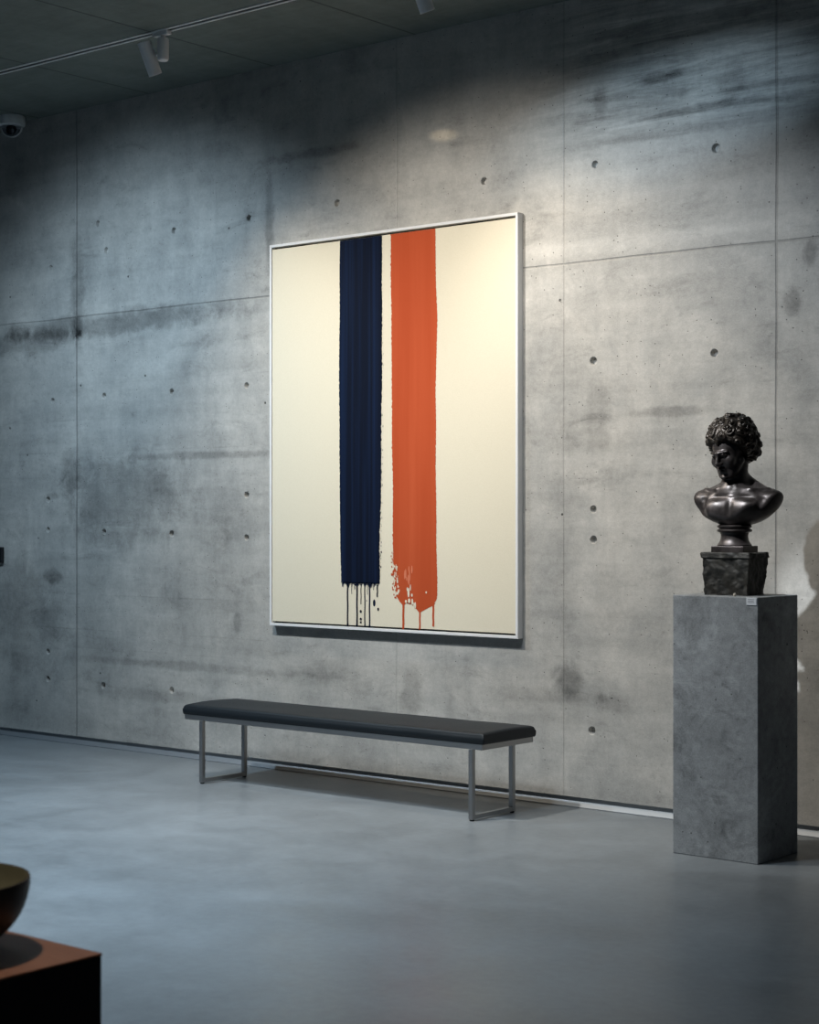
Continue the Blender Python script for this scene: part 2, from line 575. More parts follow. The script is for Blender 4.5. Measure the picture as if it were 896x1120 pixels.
for i, (x, z) in enumerate(HOLES):
    r = 0.0200 + 0.004 * ((i * 37) % 7) / 7
    if i < 1:
        r = 0.025
    mt = Matrix.Translation((x, 0.03, z)) @ Matrix.Rotation(R(-90), 4, 'X')
    lathe(cut, [(r * 1.12, -0.05), (r * 1.10, -0.030), (r * 0.98, -0.027), (r * 0.72, -0.004), (r * 0.3, -0.002)], 24, mt)
co = obj('cutter', cut, M['wall'])
bmod = wall.modifiers.new('holes', 'BOOLEAN')
bmod.operation = 'DIFFERENCE'
bmod.solver = 'EXACT'
bmod.object = co
dg = bpy.context.evaluated_depsgraph_get()
me = bpy.data.meshes.new_from_object(wall.evaluated_get(dg))
wall.modifiers.clear()
old = wall.data
wall.data = me
me.name = 'wall_back'
bpy.data.meshes.remove(old)
bpy.data.objects.remove(co)
struct(wall)

# recessed aluminium skirting at the wall foot
bm = nb()
prof = [(0.055, 0.058), (0.016, 0.058), (0.016, 0.032), (-0.012, 0.006), (-0.012, 0.0), (0.055, 0.0)]
a = [bm.verts.new((XL, y, z)) for y, z in prof]
b = [bm.verts.new((XR, y, z)) for y, z in prof]
for k in range(len(prof)):
    k2 = (k + 1) % len(prof)
    bm.faces.new((a[k], a[k2], b[k2], b[k]))
bm.faces.new(a[::-1])
bm.faces.new(b)
struct(obj('baseboard_back', bm, M['alu']))

# ------------------------------------------------------------------ painting
PX0, PX1, PZ0, PZ1 = -8.05, -6.066, 0.936, 3.39
PC = (-7.058, 0.0, PZ0)
pt = thing('framed_painting', 'large framed abstract painting with navy and orange drip stripes on cream canvas', 'painting', PC)
W2 = (PX1 - PX0) / 2
HT = PZ1 - PZ0
FD, FW = 0.052, 0.017
bm = nb()
# mitred L-section floater frame: outer lip plus back tray
for x0, x1, z0, z1 in ((-W2, -W2 + FW, 0, HT), (W2 - FW, W2, 0, HT), (-W2 + FW, W2 - FW, 0, FW), (-W2 + FW, W2 - FW, HT - FW, HT)):
    box(bm, x0, x1, -FD, -0.002, z0, z1, 0.0012, 1)
obj('frame', bm, M['frame'], pt)
GP = 0.013
obj('shadow_gap', box(nb(), -W2 + FW, W2 - FW, -0.014, -0.002, FW, HT - FW), M['gap'], pt)
CX0, CX1, CZ0, CZ1 = -W2 + FW + 0.003, W2 - FW - 0.003, FW + 0.011, HT - FW - GP
CY = -0.046
bm = nb()
box(bm, CX0, CX1, CY, -0.014, CZ0, CZ1, 0.002, 2, 0)
PY = CY - 0.0012
rs = random.Random(3)


def lx(X):
    return X - PC[0]


def lz(Z):
    return Z - PC[2]


def face(pts, mi, y=PY):
    try:
        f = bm.faces.new([bm.verts.new((p[0], y, p[1])) for p in pts])
        f.material_index = mi
    except ValueError:
        pass


def interp(tab, z):
    for (z0, x0), (z1, x1) in zip(tab, tab[1:]):
        if z <= z0 and z >= z1:
            return x0 + (x1 - x0) * (z0 - z) / (z0 - z1)
    return tab[-1][1]


def stroke(left, right, zt, zb, jl, jr, mi, seed):
    n = 420
    vl, vr = [], []
    for i in range(n + 1):
        z = zt + (zb - zt) * i / n
        nl = mnoise.noise(Vector((z * 3, seed, 0))) * 0.006 + mnoise.noise(Vector((z * 60, seed, 3))) * jl
        nr = mnoise.noise(Vector((z * 3, seed, 9))) * 0.006 + mnoise.noise(Vector((z * 60, seed, 5))) * jr
        if rs.random() < 0.25:
            nr -= rs.random() * jr
        vl.append(bm.verts.new((lx(interp(left, z) + nl), PY, lz(z))))
        vr.append(bm.verts.new((lx(interp(right, z) + nr), PY, lz(z))))
    for i in range(n):
        f = bm.faces.new((vl[i], vl[i + 1], vr[i + 1], vr[i]))
        f.material_index = mi


def teeth(x0, x1, zfun, depth, n, mi):
    w = (x1 - x0) / n
    for i in range(n):
        x = x0 + i * w
        z = zfun(x + w / 2) + 0.004
        d = depth * (0.25 + rs.random() ** 2)
        face([(lx(x - 0.0004), lz(z)), (lx(x + w * 0.2), lz(z - d * 0.8)), (lx(x + w * 0.5), lz(z - d)), (lx(x + w * 0.8), lz(z - d * 0.75)), (lx(x + w + 0.0004), lz(z))], mi)


def drip(x, z0, z1, w, mi, bulb=1.3, y=None):
    y = y or PY - 0.0004
    pts_l, pts_r = [], []
    n = 24
    for i in range(n + 1):
        t = i / n
        z = z0 + (z1 - z0) * t
        ww = w * (1 + 1.6 * max(0, 1 - t * 12))
        c = 0.0008 * math.sin(t * 11 + x * 50)
        pts_l.append((lx(x + c - ww / 2), lz(z)))
        pts_r.append((lx(x + c + ww / 2), lz(z)))
    for i in range(n):
        face([pts_l[i], pts_l[i + 1], pts_r[i + 1], pts_r[i]], mi, y)
    cx, cz = lx(x + 0.0008 * math.sin(11 + x * 50)), lz(z1)
    disc(cx, cz, w / 2 * bulb, w / 2 * bulb * 1.4, mi, y)


DN = 0


def disc(cx, cz, rx, rz, mi, y=None):
    global DN
    DN += 1
    face([(cx + rx * math.cos(k * math.pi / 6), cz + rz * math.sin(k * math.pi / 6)) for k in range(12)], mi, (y or PY - 0.0005) - DN * 0.000006)


# navy stripe
zt = CZ1 + PC[2] - 0.001
NL = [(3.5, -7.442), (3.0, -7.445), (2.58, -7.450), (2.0, -7.447), (1.6, -7.442), (1.27, -7.434), (1.0, -7.43)]
NR = [(3.5, -7.096), (2.58, -7.098), (2.0, -7.102), (1.6, -7.110), (1.27, -7.116), (1.0, -7.117)]
stroke(NL, NR, zt, 1.226, 0.004, 0.006, 1, 1.0)
teeth(-7.428, -7.120, lambda x: 1.2275, 0.032, 34, 1)
for x, z1, w in ((-7.379, 0.967, 0.016), (-7.301, 0.967, 0.017), (-7.237, 0.967, 0.012), (-7.198, 0.967, 0.015)):
    drip(x, 1.225, z1, w * 0.75, 1)
for x, z1, w in ((-7.345, 1.16, 0.005), (-7.268, 1.10, 0.007), (-7.215, 1.16, 0.004), (-7.135, 1.15, 0.011), (-7.165, 1.19, 0.005), (-7.32, 1.19, 0.006)):
    drip(x, 1.22, z1, w, 1, 1.0)
for x, z, rx, rz in ((-7.160, 1.108, 0.011, 0.022), (-7.128, 1.070, 0.008, 0.011), (-7.270, 1.052, 0.009, 0.010), (-7.270, 1.005, 0.009, 0.009),
                     (-7.270, 0.985, 0.008, 0.007), (-7.222, 1.12, 0.004, 0.004), (-7.106, 1.33, 0.004, 0.008), (-7.10, 1.42, 0.003, 0.006)):
    disc(lx(x), lz(z), rx, rz, 1)
for k in range(26):      # dry-brush specks along the right side of the stripe
    z = rs.uniform(1.35, 2.75)
    disc(lx(interp(NR, z) + rs.uniform(0.004, 0.012)), lz(z), rs.uniform(0.001, 0.0025), rs.uniform(0.003, 0.009), 1)
# orange stripe
OL = [(3.5, -7.028), (3.0, -7.025), (2.56, -7.020), (2.0, -7.016), (1.33, -7.006), (1.2, -6.995), (1.10, -6.965)]
OR = [(3.5, -6.680), (3.0, -6.672), (2.81, -6.663), (2.4, -6.676), (2.0, -6.676), (1.5, -6.668), (1.23, -6.664), (1.15, -6.667)]
stroke(OL, OR, zt, 1.165, 0.007, 0.003, 2, 4.0)


def obot(x):
    tab = [(-6.985, 1.16), (-6.955, 1.12), (-6.93, 1.105), (-6.90, 1.115), (-6.85, 1.11), (-6.83, 1.085), (-6.80, 1.060), (-6.76, 1.08), (-6.70, 1.105), (-6.672, 1.14), (-6.66, 1.165)]
    for (x0, z0), (x1, z1) in zip(tab, tab[1:]):
        if x0 <= x <= x1:
            return z0 + (z1 - z0) * (x - x0) / (x1 - x0)
    return 1.165


xs = [-6.985 + (0.318) * i / 60 for i in range(61)]
for xa, xb in zip(xs, xs[1:]):
    face([(lx(xa), lz(1.165)), (lx(xb), lz(1.165)), (lx(xb), lz(obot(xb))), (lx(xa), lz(obot(xa)))], 2)
for x, z1, w in ((-6.927, 0.967, 0.020), (-6.798, 0.967, 0.015), (-6.694, 0.99, 0.017)):
    drip(x, obot(x) + 0.01, z1, w * 0.8, 2, 1.1)
teeth(-6.92, -6.83, lambda x: obot(x), 0.02, 9, 2)
for k in range(26):      # ragged dry edge of the orange stripe, lower left
    z = rs.uniform(1.13, 1.42)
    x = interp(OL, z)
    disc(lx(x - rs.uniform(0.0, 0.018)), lz(z), rs.uniform(0.002, 0.006), rs.uniform(0.003, 0.010), 2)
for k in range(40):
    z = rs.uniform(1.17, 1.34)
    x = interp(OL, z)
    disc(lx(x + rs.uniform(0.0, 0.035)), lz(z), rs.uniform(0.0015, 0.005), rs.uniform(0.004, 0.014), 0, PY - 0.0010)
for k in range(12):      # thin scrubbed paint
    x, z = rs.gauss(-6.88, 0.03), rs.gauss(1.26, 0.03)
    disc(lx(x), lz(z), rs.uniform(0.003, 0.007), rs.uniform(0.012, 0.03), 3, PY - 0.0008)
for x, z, rx, rz in ((-6.885, 1.18, 0.008, 0.03), (-6.88, 1.13, 0.010, 0.014), (-6.858, 1.165, 0.006, 0.010), (-6.855, 1.125, 0.007, 0.020), (-6.905, 1.125, 0.008, 0.010),
                     (-6.832, 1.105, 0.006, 0.020), (-6.842, 1.11, 0.005, 0.012), (-6.747, 1.185, 0.006, 0.007), (-6.87, 1.21, 0.004, 0.02), (-6.895, 1.20, 0.004, 0.012)):
    disc(lx(x), lz(z), rx, rz, 0, PY - 0.0012)
obj('canvas', bm, [M['canvas'], M['navy'], M['orange'], M['orange_thin']], pt)

# ------------------------------------------------------------------ bench
bn = thing('gallery_bench', 'long bench with black leather pad on steel loop legs below the painting', 'bench', (-6.960, -0.49, 0))
BW = 1.166


def pad():
    """upholstered slab: softly domed top, rounded edges"""
    b_ = nb()
    nx, ny = 90, 26
    x0, x1, y0, y1, z0, z1 = -BW, BW, -0.246, 0.230, 0.417, 0.476
    r = 0.020

    def prof(t, half):
        return t
    top, bot = {}, {}
    for i in range(nx + 1):
        for j in range(ny + 1):
            u, v = i / nx, j / ny
            # denser sampling towards the edges
            uu = 0.5 - 0.5 * math.cos(math.pi * u)
            vv = 0.5 - 0.5 * math.cos(math.pi * v)
            x, y = x0 + (x1 - x0) * uu, y0 + (y1 - y0) * vv
            d = min(x - x0, x1 - x, y - y0, y1 - y)
            e = min(1.0, d / r)
            z = z1 - r + r * math.sqrt(max(0, 1 - (1 - e) ** 2))
            z += 0.008 * (1 - (2 * vv - 1) ** 2) + 0.0025 * mnoise.noise(Vector((x * 3.5, y * 5, 1)))
            top[i, j] = b_.verts.new((x, y, z))
            bot[i, j] = b_.verts.new((x, y, z0)) if i in (0, nx) or j in (0, ny) else None
    for i in range(nx):
        for j in range(ny):
            b_.faces.new((top[i, j], top[i + 1, j], top[i + 1, j + 1], top[i, j + 1]))
    ring = [(i, 0) for i in range(nx)] + [(nx, j) for j in range(ny)] + [(i, ny) for i in range(nx, 0, -1)] + [(0, j) for j in range(ny, 0, -1)]
    mids = []
    for q in ring:
        v = top[q].co
        c = Vector((0, 0.02, 0))
        n_ = Vector((0, 0, 0))
        if q[0] == 0: n_.x -= 1
        if q[0] == nx: n_.x += 1
        if q[1] == 0: n_.y -= 1
        if q[1] == ny: n_.y += 1
        n_.normalize()
        mids.append((b_.verts.new((v.x + n_.x * 0.006, v.y + n_.y * 0.006, z0 + 0.032)), b_.verts.new((v.x + n_.x * 0.005, v.y + n_.y * 0.005, z0 + 0.012))))
    for k, q in enumerate(ring):
        k2 = (k + 1) % len(ring)
        q2 = ring[k2]
        b_.faces.new((top[q], top[q2], mids[k2][0], mids[k][0]))
        b_.faces.new((mids[k][0], mids[k2][0], mids[k2][1], mids[k][1]))
        b_.faces.new((mids[k][1], mids[k2][1], bot[q2], bot[q]))
    b_.faces.new([bot[q] for q in ring])
    return b_


po = obj('seat_pad', pad(), M['leather'], bn, 60)
bm = nb()
FX, FY0, FY1 = 1.158, -0.244, 0.224
for x0, x1, y0, y1 in ((-FX, FX, FY0, FY0 + 0.012), (-FX, FX, FY1 - 0.012, FY1), (-FX, -FX + 0.012, FY0 + 0.012, FY1 - 0.012), (FX - 0.012, FX, FY0 + 0.012, FY1 - 0.012)):
    box(bm, x0, x1, y0, y1, 0.386, 0.417, 0.001, 1)
for k in range(1, 5):
    x = -FX + 2 * FX * k / 5
    box(bm, x - 0.02, x + 0.02, FY0 + 0.012, FY1 - 0.012, 0.395, 0.417)
obj('seat_frame', bm, M['steel'], bn)
T = 0.0135
for sx in (-1, 1):
    x = 1.086 if sx > 0 else -1.003
    fy, ry = -0.2420, 0.122
    b_ = nb()
    box(b_, x - T, x + T, fy - T, fy + T, 0.008, 0.386, 0.002, 2)
    box(b_, x - T, x + T, ry - T, ry + T, 0.008, 0.386, 0.002, 2)
    box(b_, x - T + 0.0005, x + T - 0.0005, fy + T, ry - T, 0.008, 0.033, 0.002, 2)
    lo = obj('leg', b_, M['steel'], bn)
    for y in (fy, ry):
        obj('foot_pad', lathe(nb(), [(0.011, 0.0), (0.013, 0.002), (0.013, 0.0085)], 16, Matrix.Translation((x, y, 0))), M['rubber'], lo)

# ------------------------------------------------------------------ pedestal
PEDC = (-4.333, -0.630, 0.0)
PROT = R(0)
bm = nb()
box(bm, -0.2325, 0.2325, -0.193, 0.205, 0.0, 1.26, 0.004, 2)
ped = obj('pedestal', bm, M['pedestal'], None, None, PEDC, (0, 0, PROT))
tag(ped, 'tall grey concrete pedestal holding the bronze bust at the right', 'pedestal')


def ped_pt(x, y, z):
    c, s = math.cos(PROT), math.sin(PROT)
    return (PEDC[0] + c * x - s * y, PEDC[1] + s * x + c * y, z)


# small label card on the front face of the pedestal, top right corner
cardo = thing('label_card', 'small white label card on the front top corner of the pedestal', 'label', ped_pt(0.199, -0.1935, 1.2225), PROT)
obj('card', box(nb(), -0.027, 0.027, -0.0025, 0.0, 0.0, 0.036, 0.0006, 1), M['paper'], cardo)
bm = nb()
for z, x1 in ((0.026, 0.016), (0.019, 0.012), (0.012, 0.015)):
    box(bm, -0.020, x1, -0.0030, -0.0022, z, z + 0.0025)
obj('lettering', bm, M['ink'], cardo)


# ------------------------------------------------------------------ bronze bust (distance-field sculpt, polygonised)
def surface_nets(F, org, h):
    s = F < 0
    nx, ny, nz = F.shape
    cn = [(i, j, k) for i in (0, 1) for j in (0, 1) for k in (0, 1)]

    def sl(A, c):
        return A[c[0]:nx - 1 + c[0], c[1]:ny - 1 + c[1], c[2]:nz - 1 + c[2]]
    cnt = sum(sl(s, c).astype(np.int8) for c in cn)
    act = (cnt > 0) & (cnt < 8)
    ii, jj, kk = np.nonzero(act)
    idx = -np.ones(act.shape, np.int64)
    idx[ii, jj, kk] = np.arange(len(ii))
    vals = {c: F[ii + c[0], jj + c[1], kk + c[2]] for c in cn}
    acc = np.zeros((len(ii), 3))
    num = np.zeros(len(ii))
    for a_ in range(8):
        for ax in range(3):
            c0 = cn[a_]
            if c0[ax]:
                continue
            c1 = list(c0)
            c1[ax] = 1
            c1 = tuple(c1)
            v0, v1 = vals[c0], vals[c1]
            m = (v0 < 0) != (v1 < 0)
            t = np.where(m, v0 / np.where(m, v0 - v1, 1), 0)
            p = np.tile(np.array(c0, float), (len(ii), 1))
            p[:, ax] += t
            acc += p * m[:, None]
            num += m
    V = (np.stack([ii, jj, kk], 1) + acc / num[:, None]) * h + np.array(org)
    faces = []
    for ax in range(3):
        lo = [slice(1, None)] * 3
        lo[ax] = slice(0, -1)
        hi = list(lo)
        hi[ax] = slice(1, None)
        A, B = s[tuple(lo)], s[tuple(hi)]
        q = np.argwhere(A != B)
        full = q + np.array([0 if k == ax else 1 for k in range(3)])
        ok = np.all(full < np.array(act.shape), axis=1)
        q, full = q[ok], full[ok]
        fl = A[q[:, 0], q[:, 1], q[:, 2]]
        b_, c_ = (ax + 1) % 3, (ax + 2) % 3
        cells = []
        for db, dc in ((1, 1), (0, 1), (0, 0), (1, 0)):
            f_ = full.copy()
            f_[:, b_] -= db
            f_[:, c_] -= dc
            cells.append(idx[f_[:, 0], f_[:, 1], f_[:, 2]])
        fc = np.stack(cells, 1)
        fc[~fl] = fc[~fl][:, ::-1]
        faces.append(fc[(fc >= 0).all(1)])
    return V, np.concatenate(faces)


def grid(lo, hi, h):
    ax = [np.arange(lo[k], hi[k] + h, h) for k in range(3)]
    return np.meshgrid(*ax, indexing='ij')


def smin(a, b, k):
    hh = np.clip(0.5 + 0.5 * (b - a) / k, 0, 1)
    return b + (a - b) * hh - k * hh * (1 - hh)


def smax(a, b, k):
    return -smin(-a, -b, k)


def ell(p, c, r):
    x, y, z = (p[0] - c[0]), (p[1] - c[1]), (p[2] - c[2])
    k0 = np.sqrt((x / r[0]) ** 2 + (y / r[1]) ** 2 + (z / r[2]) ** 2)
    k1 = np.sqrt((x / r[0] ** 2) ** 2 + (y / r[1] ** 2) ** 2 + (z / r[2] ** 2) ** 2) + 1e-9
    return k0 * (k0 - 1) / k1


def capsule(p, a, b, ra, rb):
    a, b = np.array(a, float), np.array(b, float)
    d = b - a
    t = np.clip(sum((p[k] - a[k]) * d[k] for k in range(3)) / (d @ d), 0, 1)
    return np.sqrt(sum((p[k] - a[k] - t * d[k]) ** 2 for k in range(3))) - (ra + (rb - ra) * t)


def to_frame(P, rot, org):
    q = [P[k] - org[k] for k in range(3)]
    Rm = np.array(rot)
    return [sum(Rm[r_, c_] * q[r_] for r_ in range(3)) for c_ in range(3)]


HC = (-0.027, -0.014, 0.361)
HR = Matrix.Rotation(R(-35), 3, 'Z') @ Matrix.Rotation(R(19), 3, 'X') @ Matrix.Rotation(R(-4), 3, 'Y')
TR = Matrix.Rotation(R(-20), 3, 'Z') @ Matrix.Rotation(R(-13), 3, 'X')


def figure_sdf(P):
    t = to_frame(P, TR, (0.002, -0.020, 0.006))
    d = ell(t, (0, 0.01, 0.065), (0.185, 0.100, 0.135))
    d = smin(d, ell(t, (0, 0.015, 0.115), (0.200, 0.080, 0.070)), 0.03)
    for s in (-1, 1):
        d = smin(d, ell(t, (s * 0.178, 0.018, 0.118), (0.060, 0.062, 0.056)), 0.03)
        d = smin(d, capsule(t, (s * 0.03, 0.035, 0.222), (s * 0.165, 0.022, 0.137), 0.034, 0.029), 0.035)
        d = smin(d, ell(t, (s * 0.068, -0.068, 0.062), (0.072, 0.034, 0.052)), 0.016)
        d = smin(d, capsule(t, (s * 0.022, -0.056, 0.158), (s * 0.085, -0.050, 0.160), 0.009, 0.007), 0.02)
        d = smin(d, capsule(t, (s * 0.085, -0.052, 0.160), (s * 0.160, -0.010, 0.172), 0.008, 0.009), 0.012)
        d = smax(d, -ell(t, (s * 0.078, -0.098, 0.122), (0.060, 0.030, 0.012)), 0.022)
        d = smax(d, -capsule(t, (s * 0.135, -0.085, 0.03), (s * 0.150, -0.062, 0.11), 0.012, 0.008), 0.02)
    d = smax(d, -capsule(t, (0, -0.106, 0.015), (0, -0.100, 0.12), 0.010, 0.006), 0.02)
    d = smax(d, -ell(t, (0, -0.072, 0.180), (0.014, 0.016, 0.016)), 0.014)
    # rounded lower cut of the bust, hollow under the arms
    d = smax(d, ell(P, (0.012, 0.0, 0.178), (0.232, 0.150, 0.184)), 0.008)
    d = smin(d, capsule(P, (0, 0, 0.0), (0, 0, 0.03), 0.062, 0.075), 0.02)
    # neck
    d = smin(d, capsule(P, (0.012, 0.022, 0.30), (-0.006, 0.016, 0.175), 0.055, 0.066), 0.032)
    # head
    q = to_frame(P, HR, HC)
    q = [q[0] / 0.86, q[1] / 0.86, q[2] / 0.86]
    f = ell(q, (0, 0.030, 0.045), (0.092, 0.112, 0.100))
    f = smin(f, ell(q, (0, -0.030, -0.030), (0.073, 0.080, 0.098)), 0.03)
    f = smin(f, ell(q, (0, -0.052, -0.088), (0.052, 0.052, 0.044)), 0.025)
    f = smin(f, ell(q, (0, -0.098, -0.122), (0.022, 0.020, 0.018)), 0.016)
    for s in (-1, 1):
        f = smin(f, capsule(q, (s * 0.062, 0.0, -0.055), (s * 0.030, -0.075, -0.118), 0.024, 0.018), 0.025)
        f = smin(f, ell(q, (s * 0.046, -0.076, -0.034), (0.028, 0.026, 0.030)), 0.02)
        f = smax(f, -ell(q, (s * 0.033, -0.124, 0.000), (0.024, 0.024, 0.016)), 0.014)
        f = smin(f, capsule(q, (s * 0.010, -0.110, 0.022), (s * 0.052, -0.088, 0.022), 0.010, 0.008), 0.012)
        f = smin(f, ell(q, (s * 0.032, -0.090, -0.001), (0.017, 0.016, 0.0125)), 0.003)
        f = smin(f, capsule(q, (s * 0.016, -0.104, 0.006), (s * 0.034, -0.1085, 0.010), 0.0035, 0.004), 0.004)
        f = smin(f, capsule(q, (s * 0.034, -0.1085, 0.010), (s * 0.050, -0.095, 0.002), 0.004, 0.003), 0.004)
        f = smin(f, ell(q, (s * 0.013, -0.122, -0.040), (0.010, 0.013, 0.009)), 0.008)
    f = smin(f, capsule(q, (0, -0.106, 0.018), (0, -0.135, -0.034), 0.0095, 0.0125), 0.012)
    f = smin(f, capsule(q, (-0.024, -0.102, -0.071), (0, -0.120, -0.066), 0.004, 0.0075), 0.006)
    f = smin(f, capsule(q, (0.024, -0.102, -0.071), (0, -0.120, -0.066), 0.004, 0.0075), 0.006)
    f = smin(f, capsule(q, (-0.017, -0.104, -0.082), (0.017, -0.104, -0.082), 0.0075, 0.0075), 0.006)
    f = smin(f, ell(q, (0, -0.112, -0.084), (0.014, 0.009, 0.008)), 0.006)
    f = smax(f, -capsule(q, (-0.024, -0.112, -0.0745), (0.024, -0.112, -0.0745), 0.0028, 0.0028), 0.005)
    f = smax(f, -capsule(q, (-0.010, -0.118, -0.100), (0.010, -0.118, -0.100), 0.007, 0.007), 0.012)
    f = f * 0.86
    d = smin(d, f, 0.012)
    return np.maximum(d, -P[2])


def hair_sdf(P):
    q = to_frame(P, HR, HC)
    c = np.array((0.006, 0.045, 0.050))
    rad = np.array((0.118, 0.133, 0.118))
    d = ell(q, c, rad)
    d = smin(d, ell(q, (0.006, 0.112, -0.022), (0.092, 0.058, 0.080)), 0.03)
    # locks: fibonacci points on the scalp, each a small coil
    n = 74
    pts = []
    rr = random.Random(5)
    for k in range(n):
        z = 1 - 2 * (k + 0.5) / n
        a = k * 2.399963
        s = math.sqrt(1 - z * z)
        v = np.array((s * math.cos(a), s * math.sin(a), z)) + np.array([rr.uniform(-0.10, 0.10) for _ in range(3)])
        v /= np.linalg.norm(v)
        pts.append(v)
    un = [(q[k] - c[k]) / rad[k] for k in range(3)]
    ln = np.sqrt(sum(u * u for u in un)) + 1e-9
    un = [u / ln for u in un]
    near = np.abs(d) < 0.035
    U = np.stack([u[near] for u in un], 1)
    # combed distortion so that the locks lie like waves
    U = U + 0.05 * np.stack([np.sin(9 * U[:, 1] + 4 * U[:, 2]), np.sin(8 * U[:, 2] + 5 * U[:, 0]), np.sin(9 * U[:, 0] + 3 * U[:, 1])], 1)
    U /= np.linalg.norm(U, axis=1)[:, None]
    dots = U @ np.array(pts).T
    best = dots.argmax(1)
    ang = np.arccos(np.clip(dots.max(1), -1, 1)) * 0.118
    Pn = np.array(pts)[best]
    up = np.tile(np.array((0.3, 0.2, 0.93)), (len(best), 1))
    e1 = np.cross(up, Pn)
    e1 /= np.linalg.norm(e1, axis=1)[:, None] + 1e-9
    e2 = np.cross(Pn, e1)
    th = np.arctan2((U * e2).sum(1), (U * e1).sum(1))
    sgn = np.where(best % 2 == 0, 1.0, -1.0)
    w = np.cos(2 * np.pi * ang / 0.017 + sgn * th + best * 1.7)
    dome = np.clip(1 - (ang / 0.031) ** 2, 0, 1)
    disp = np.zeros_like(d)
    disp[near] = 0.011 * dome + 0.0042 * w * np.clip(1.4 - ang / 0.032, 0, 1) - 0.003
    d = d - disp
    # hairline: keep crown, sides and nape, with a small forelock at the middle
    lim = 0.088 - 1.10 * (q[1] + 0.085)
    lim = np.maximum(lim, -0.098)
    lock = 0.026 * np.exp(-(q[0] / 0.016) ** 2) - 0.010 * np.exp(-((np.abs(q[0]) - 0.045) / 0.022) ** 2)
    cutd = (lim - lock - q[2]) * 0.68
    d = smax(d, cutd, 0.014)
    return d


# bust placement on the pedestal
BZ = 1.26
BX, BY = -4.334, -0.630
bust = thing('bronze_bust', 'dark bronze bust of a curly-haired youth looking down on a rough stone block', 'bust', (BX, BY, BZ))
VIEW = R(29.0)

# rough split-face stone block
bm = nb()
bmesh.ops.create_cube(bm, size=1.0)
bmesh.ops.subdivide_edges(bm, edges=bm.edges[:], cuts=40, use_grid_fill=True)
for v in bm.verts:
    p = v.co.copy()
    zz = p.z + 0.5
    tp = 0.90 + 0.10 * min(1, zz / 0.8)
    x, y, z = p.x * 0.250 * tp, p.y * 0.222 * tp, zz * 0.208
    q = Vector((x, y, z))
    side = max(abs(p.x), abs(p.y)) > 0.499
    if side and 0.004 < zz < 0.996:
        rdg = mnoise.ridged_multi_fractal(q * 11 + Vector((0, 0, x * 9)), 1.0, 2.1, 4, 1.0, 2.0)
        dsp = -0.011 + 0.007 * rdg + 0.008 * mnoise.noise(q * 22) + 0.003 * mnoise.noise(q * 60)
        if zz > 0.86:
            dsp += 0.008
        nrm = Vector((p.x if abs(p.x) > 0.499 else 0, p.y if abs(p.y) > 0.499 else 0, 0)).normalized()
        q += nrm * dsp
    elif not side and zz > 0.5:
        q.z += 0.001 * mnoise.noise(q * 40) - 0.001
    v.co = q
obj('stone_block', bm, M['stone'], bust, 40, None, (0, 0, R(4)))

bm = nb()
box(bm, -0.086, 0.086, -0.083, 0.083, 0.206, 0.238, 0.003, 2)
pl = obj('base_plate', bm, M['bronze'], bust, None, None, (0, 0, R(4)))
kb = nb()
lathe(kb, [(0, 0.0), (0.011, 0.002), (0.018, 0.010), (0.020, 0.019), (0.016, 0.029), (0.008, 0.035), (0, 0.037)], 24, Matrix.Translation((-0.068, 0.05, 0.237)))
obj('knob', kb, M['bronze'], pl, 60)
bm = nb()
lathe(bm, [(0, 0.237), (0.083, 0.237), (0.084, 0.243), (0.079, 0.249), (0.073, 0.258), (0.068, 0.270), (0.066, 0.284), (0.067, 0.295), (0.071, 0.303),
           (0.082, 0.307), (0.086, 0.312), (0.085, 0.318), (0.076, 0.321), (0.074, 0.325), (0.083, 0.329), (0.084, 0.335), (0.078, 0.340), (0, 0.342)], 64)
obj('socle', bm, M['bronze'], bust, 40)


def sdf_obj(name, fn, lo, hi, h, mat, parent):
    P = grid(lo, hi, h)
    P = [p.astype(np.float32) for p in P]
    V, Fc = surface_nets(fn(P), lo, h)
    me_ = bpy.data.meshes.new(name)
    me_.from_pydata(V.tolist(), [], Fc.tolist())
    me_.materials.append(mat)
    for p in me_.polygons:
        p.use_smooth = True
    ob = bpy.data.objects.new(name, me_)
    C.objects.link(ob)
    ob.parent = parent
    return ob


fig = sdf_obj('figure', figure_sdf, (-0.26, -0.19, -0.012), (0.27, 0.19, 0.50), 0.0032, M['bronze'], bust)
fig.location = (0, 0, 0.338)
fig.rotation_euler = (0, 0, VIEW)
hair = sdf_obj('hair', hair_sdf, (-0.20, -0.20, 0.18), (0.20, 0.22, 0.58), 0.0030, M['bronze_hair'], fig)

# small pale stone chip wedged in front of the block
bm = nb()
bmesh.ops.create_icosphere(bm, subdivisions=2, radius=0.009)
for v in bm.verts:
    v.co = Vector((v.co.x * 0.8, v.co.y * 0.8, v.co.z)) * (1 + 0.25 * mnoise.noise(v.co * 200))
    v.co.z = max(v.co.z, -0.007)
ch = obj('stone_chip', bm, pmat('pale_chip', (0.55, 0.50, 0.42), 0.7), None, 60, ped_pt(0.085, -0.150, 1.267))
tag(ch, 'tiny pale chip on the pedestal top before the stone block', 'chip')

# ------------------------------------------------------------------ ceiling track and spotlights
TY = -1.035
tr = thing('lighting_track', 'long white lighting track with dark slot running along the ceiling', 'lighting track', (-8.0, TY, CZ))
for s in (-1, 1):
    obj('track_lip', box(nb(), -7.5, 9.0, s * 0.025 - 0.009, s * 0.025 + 0.009, -0.006, -0.0002, 0.001, 1), M['lamp'], tr)
obj('track_slot', box(nb(), -7.5, 9.0, -0.016, 0.016, -0.003, -0.0002), M['black'], tr)


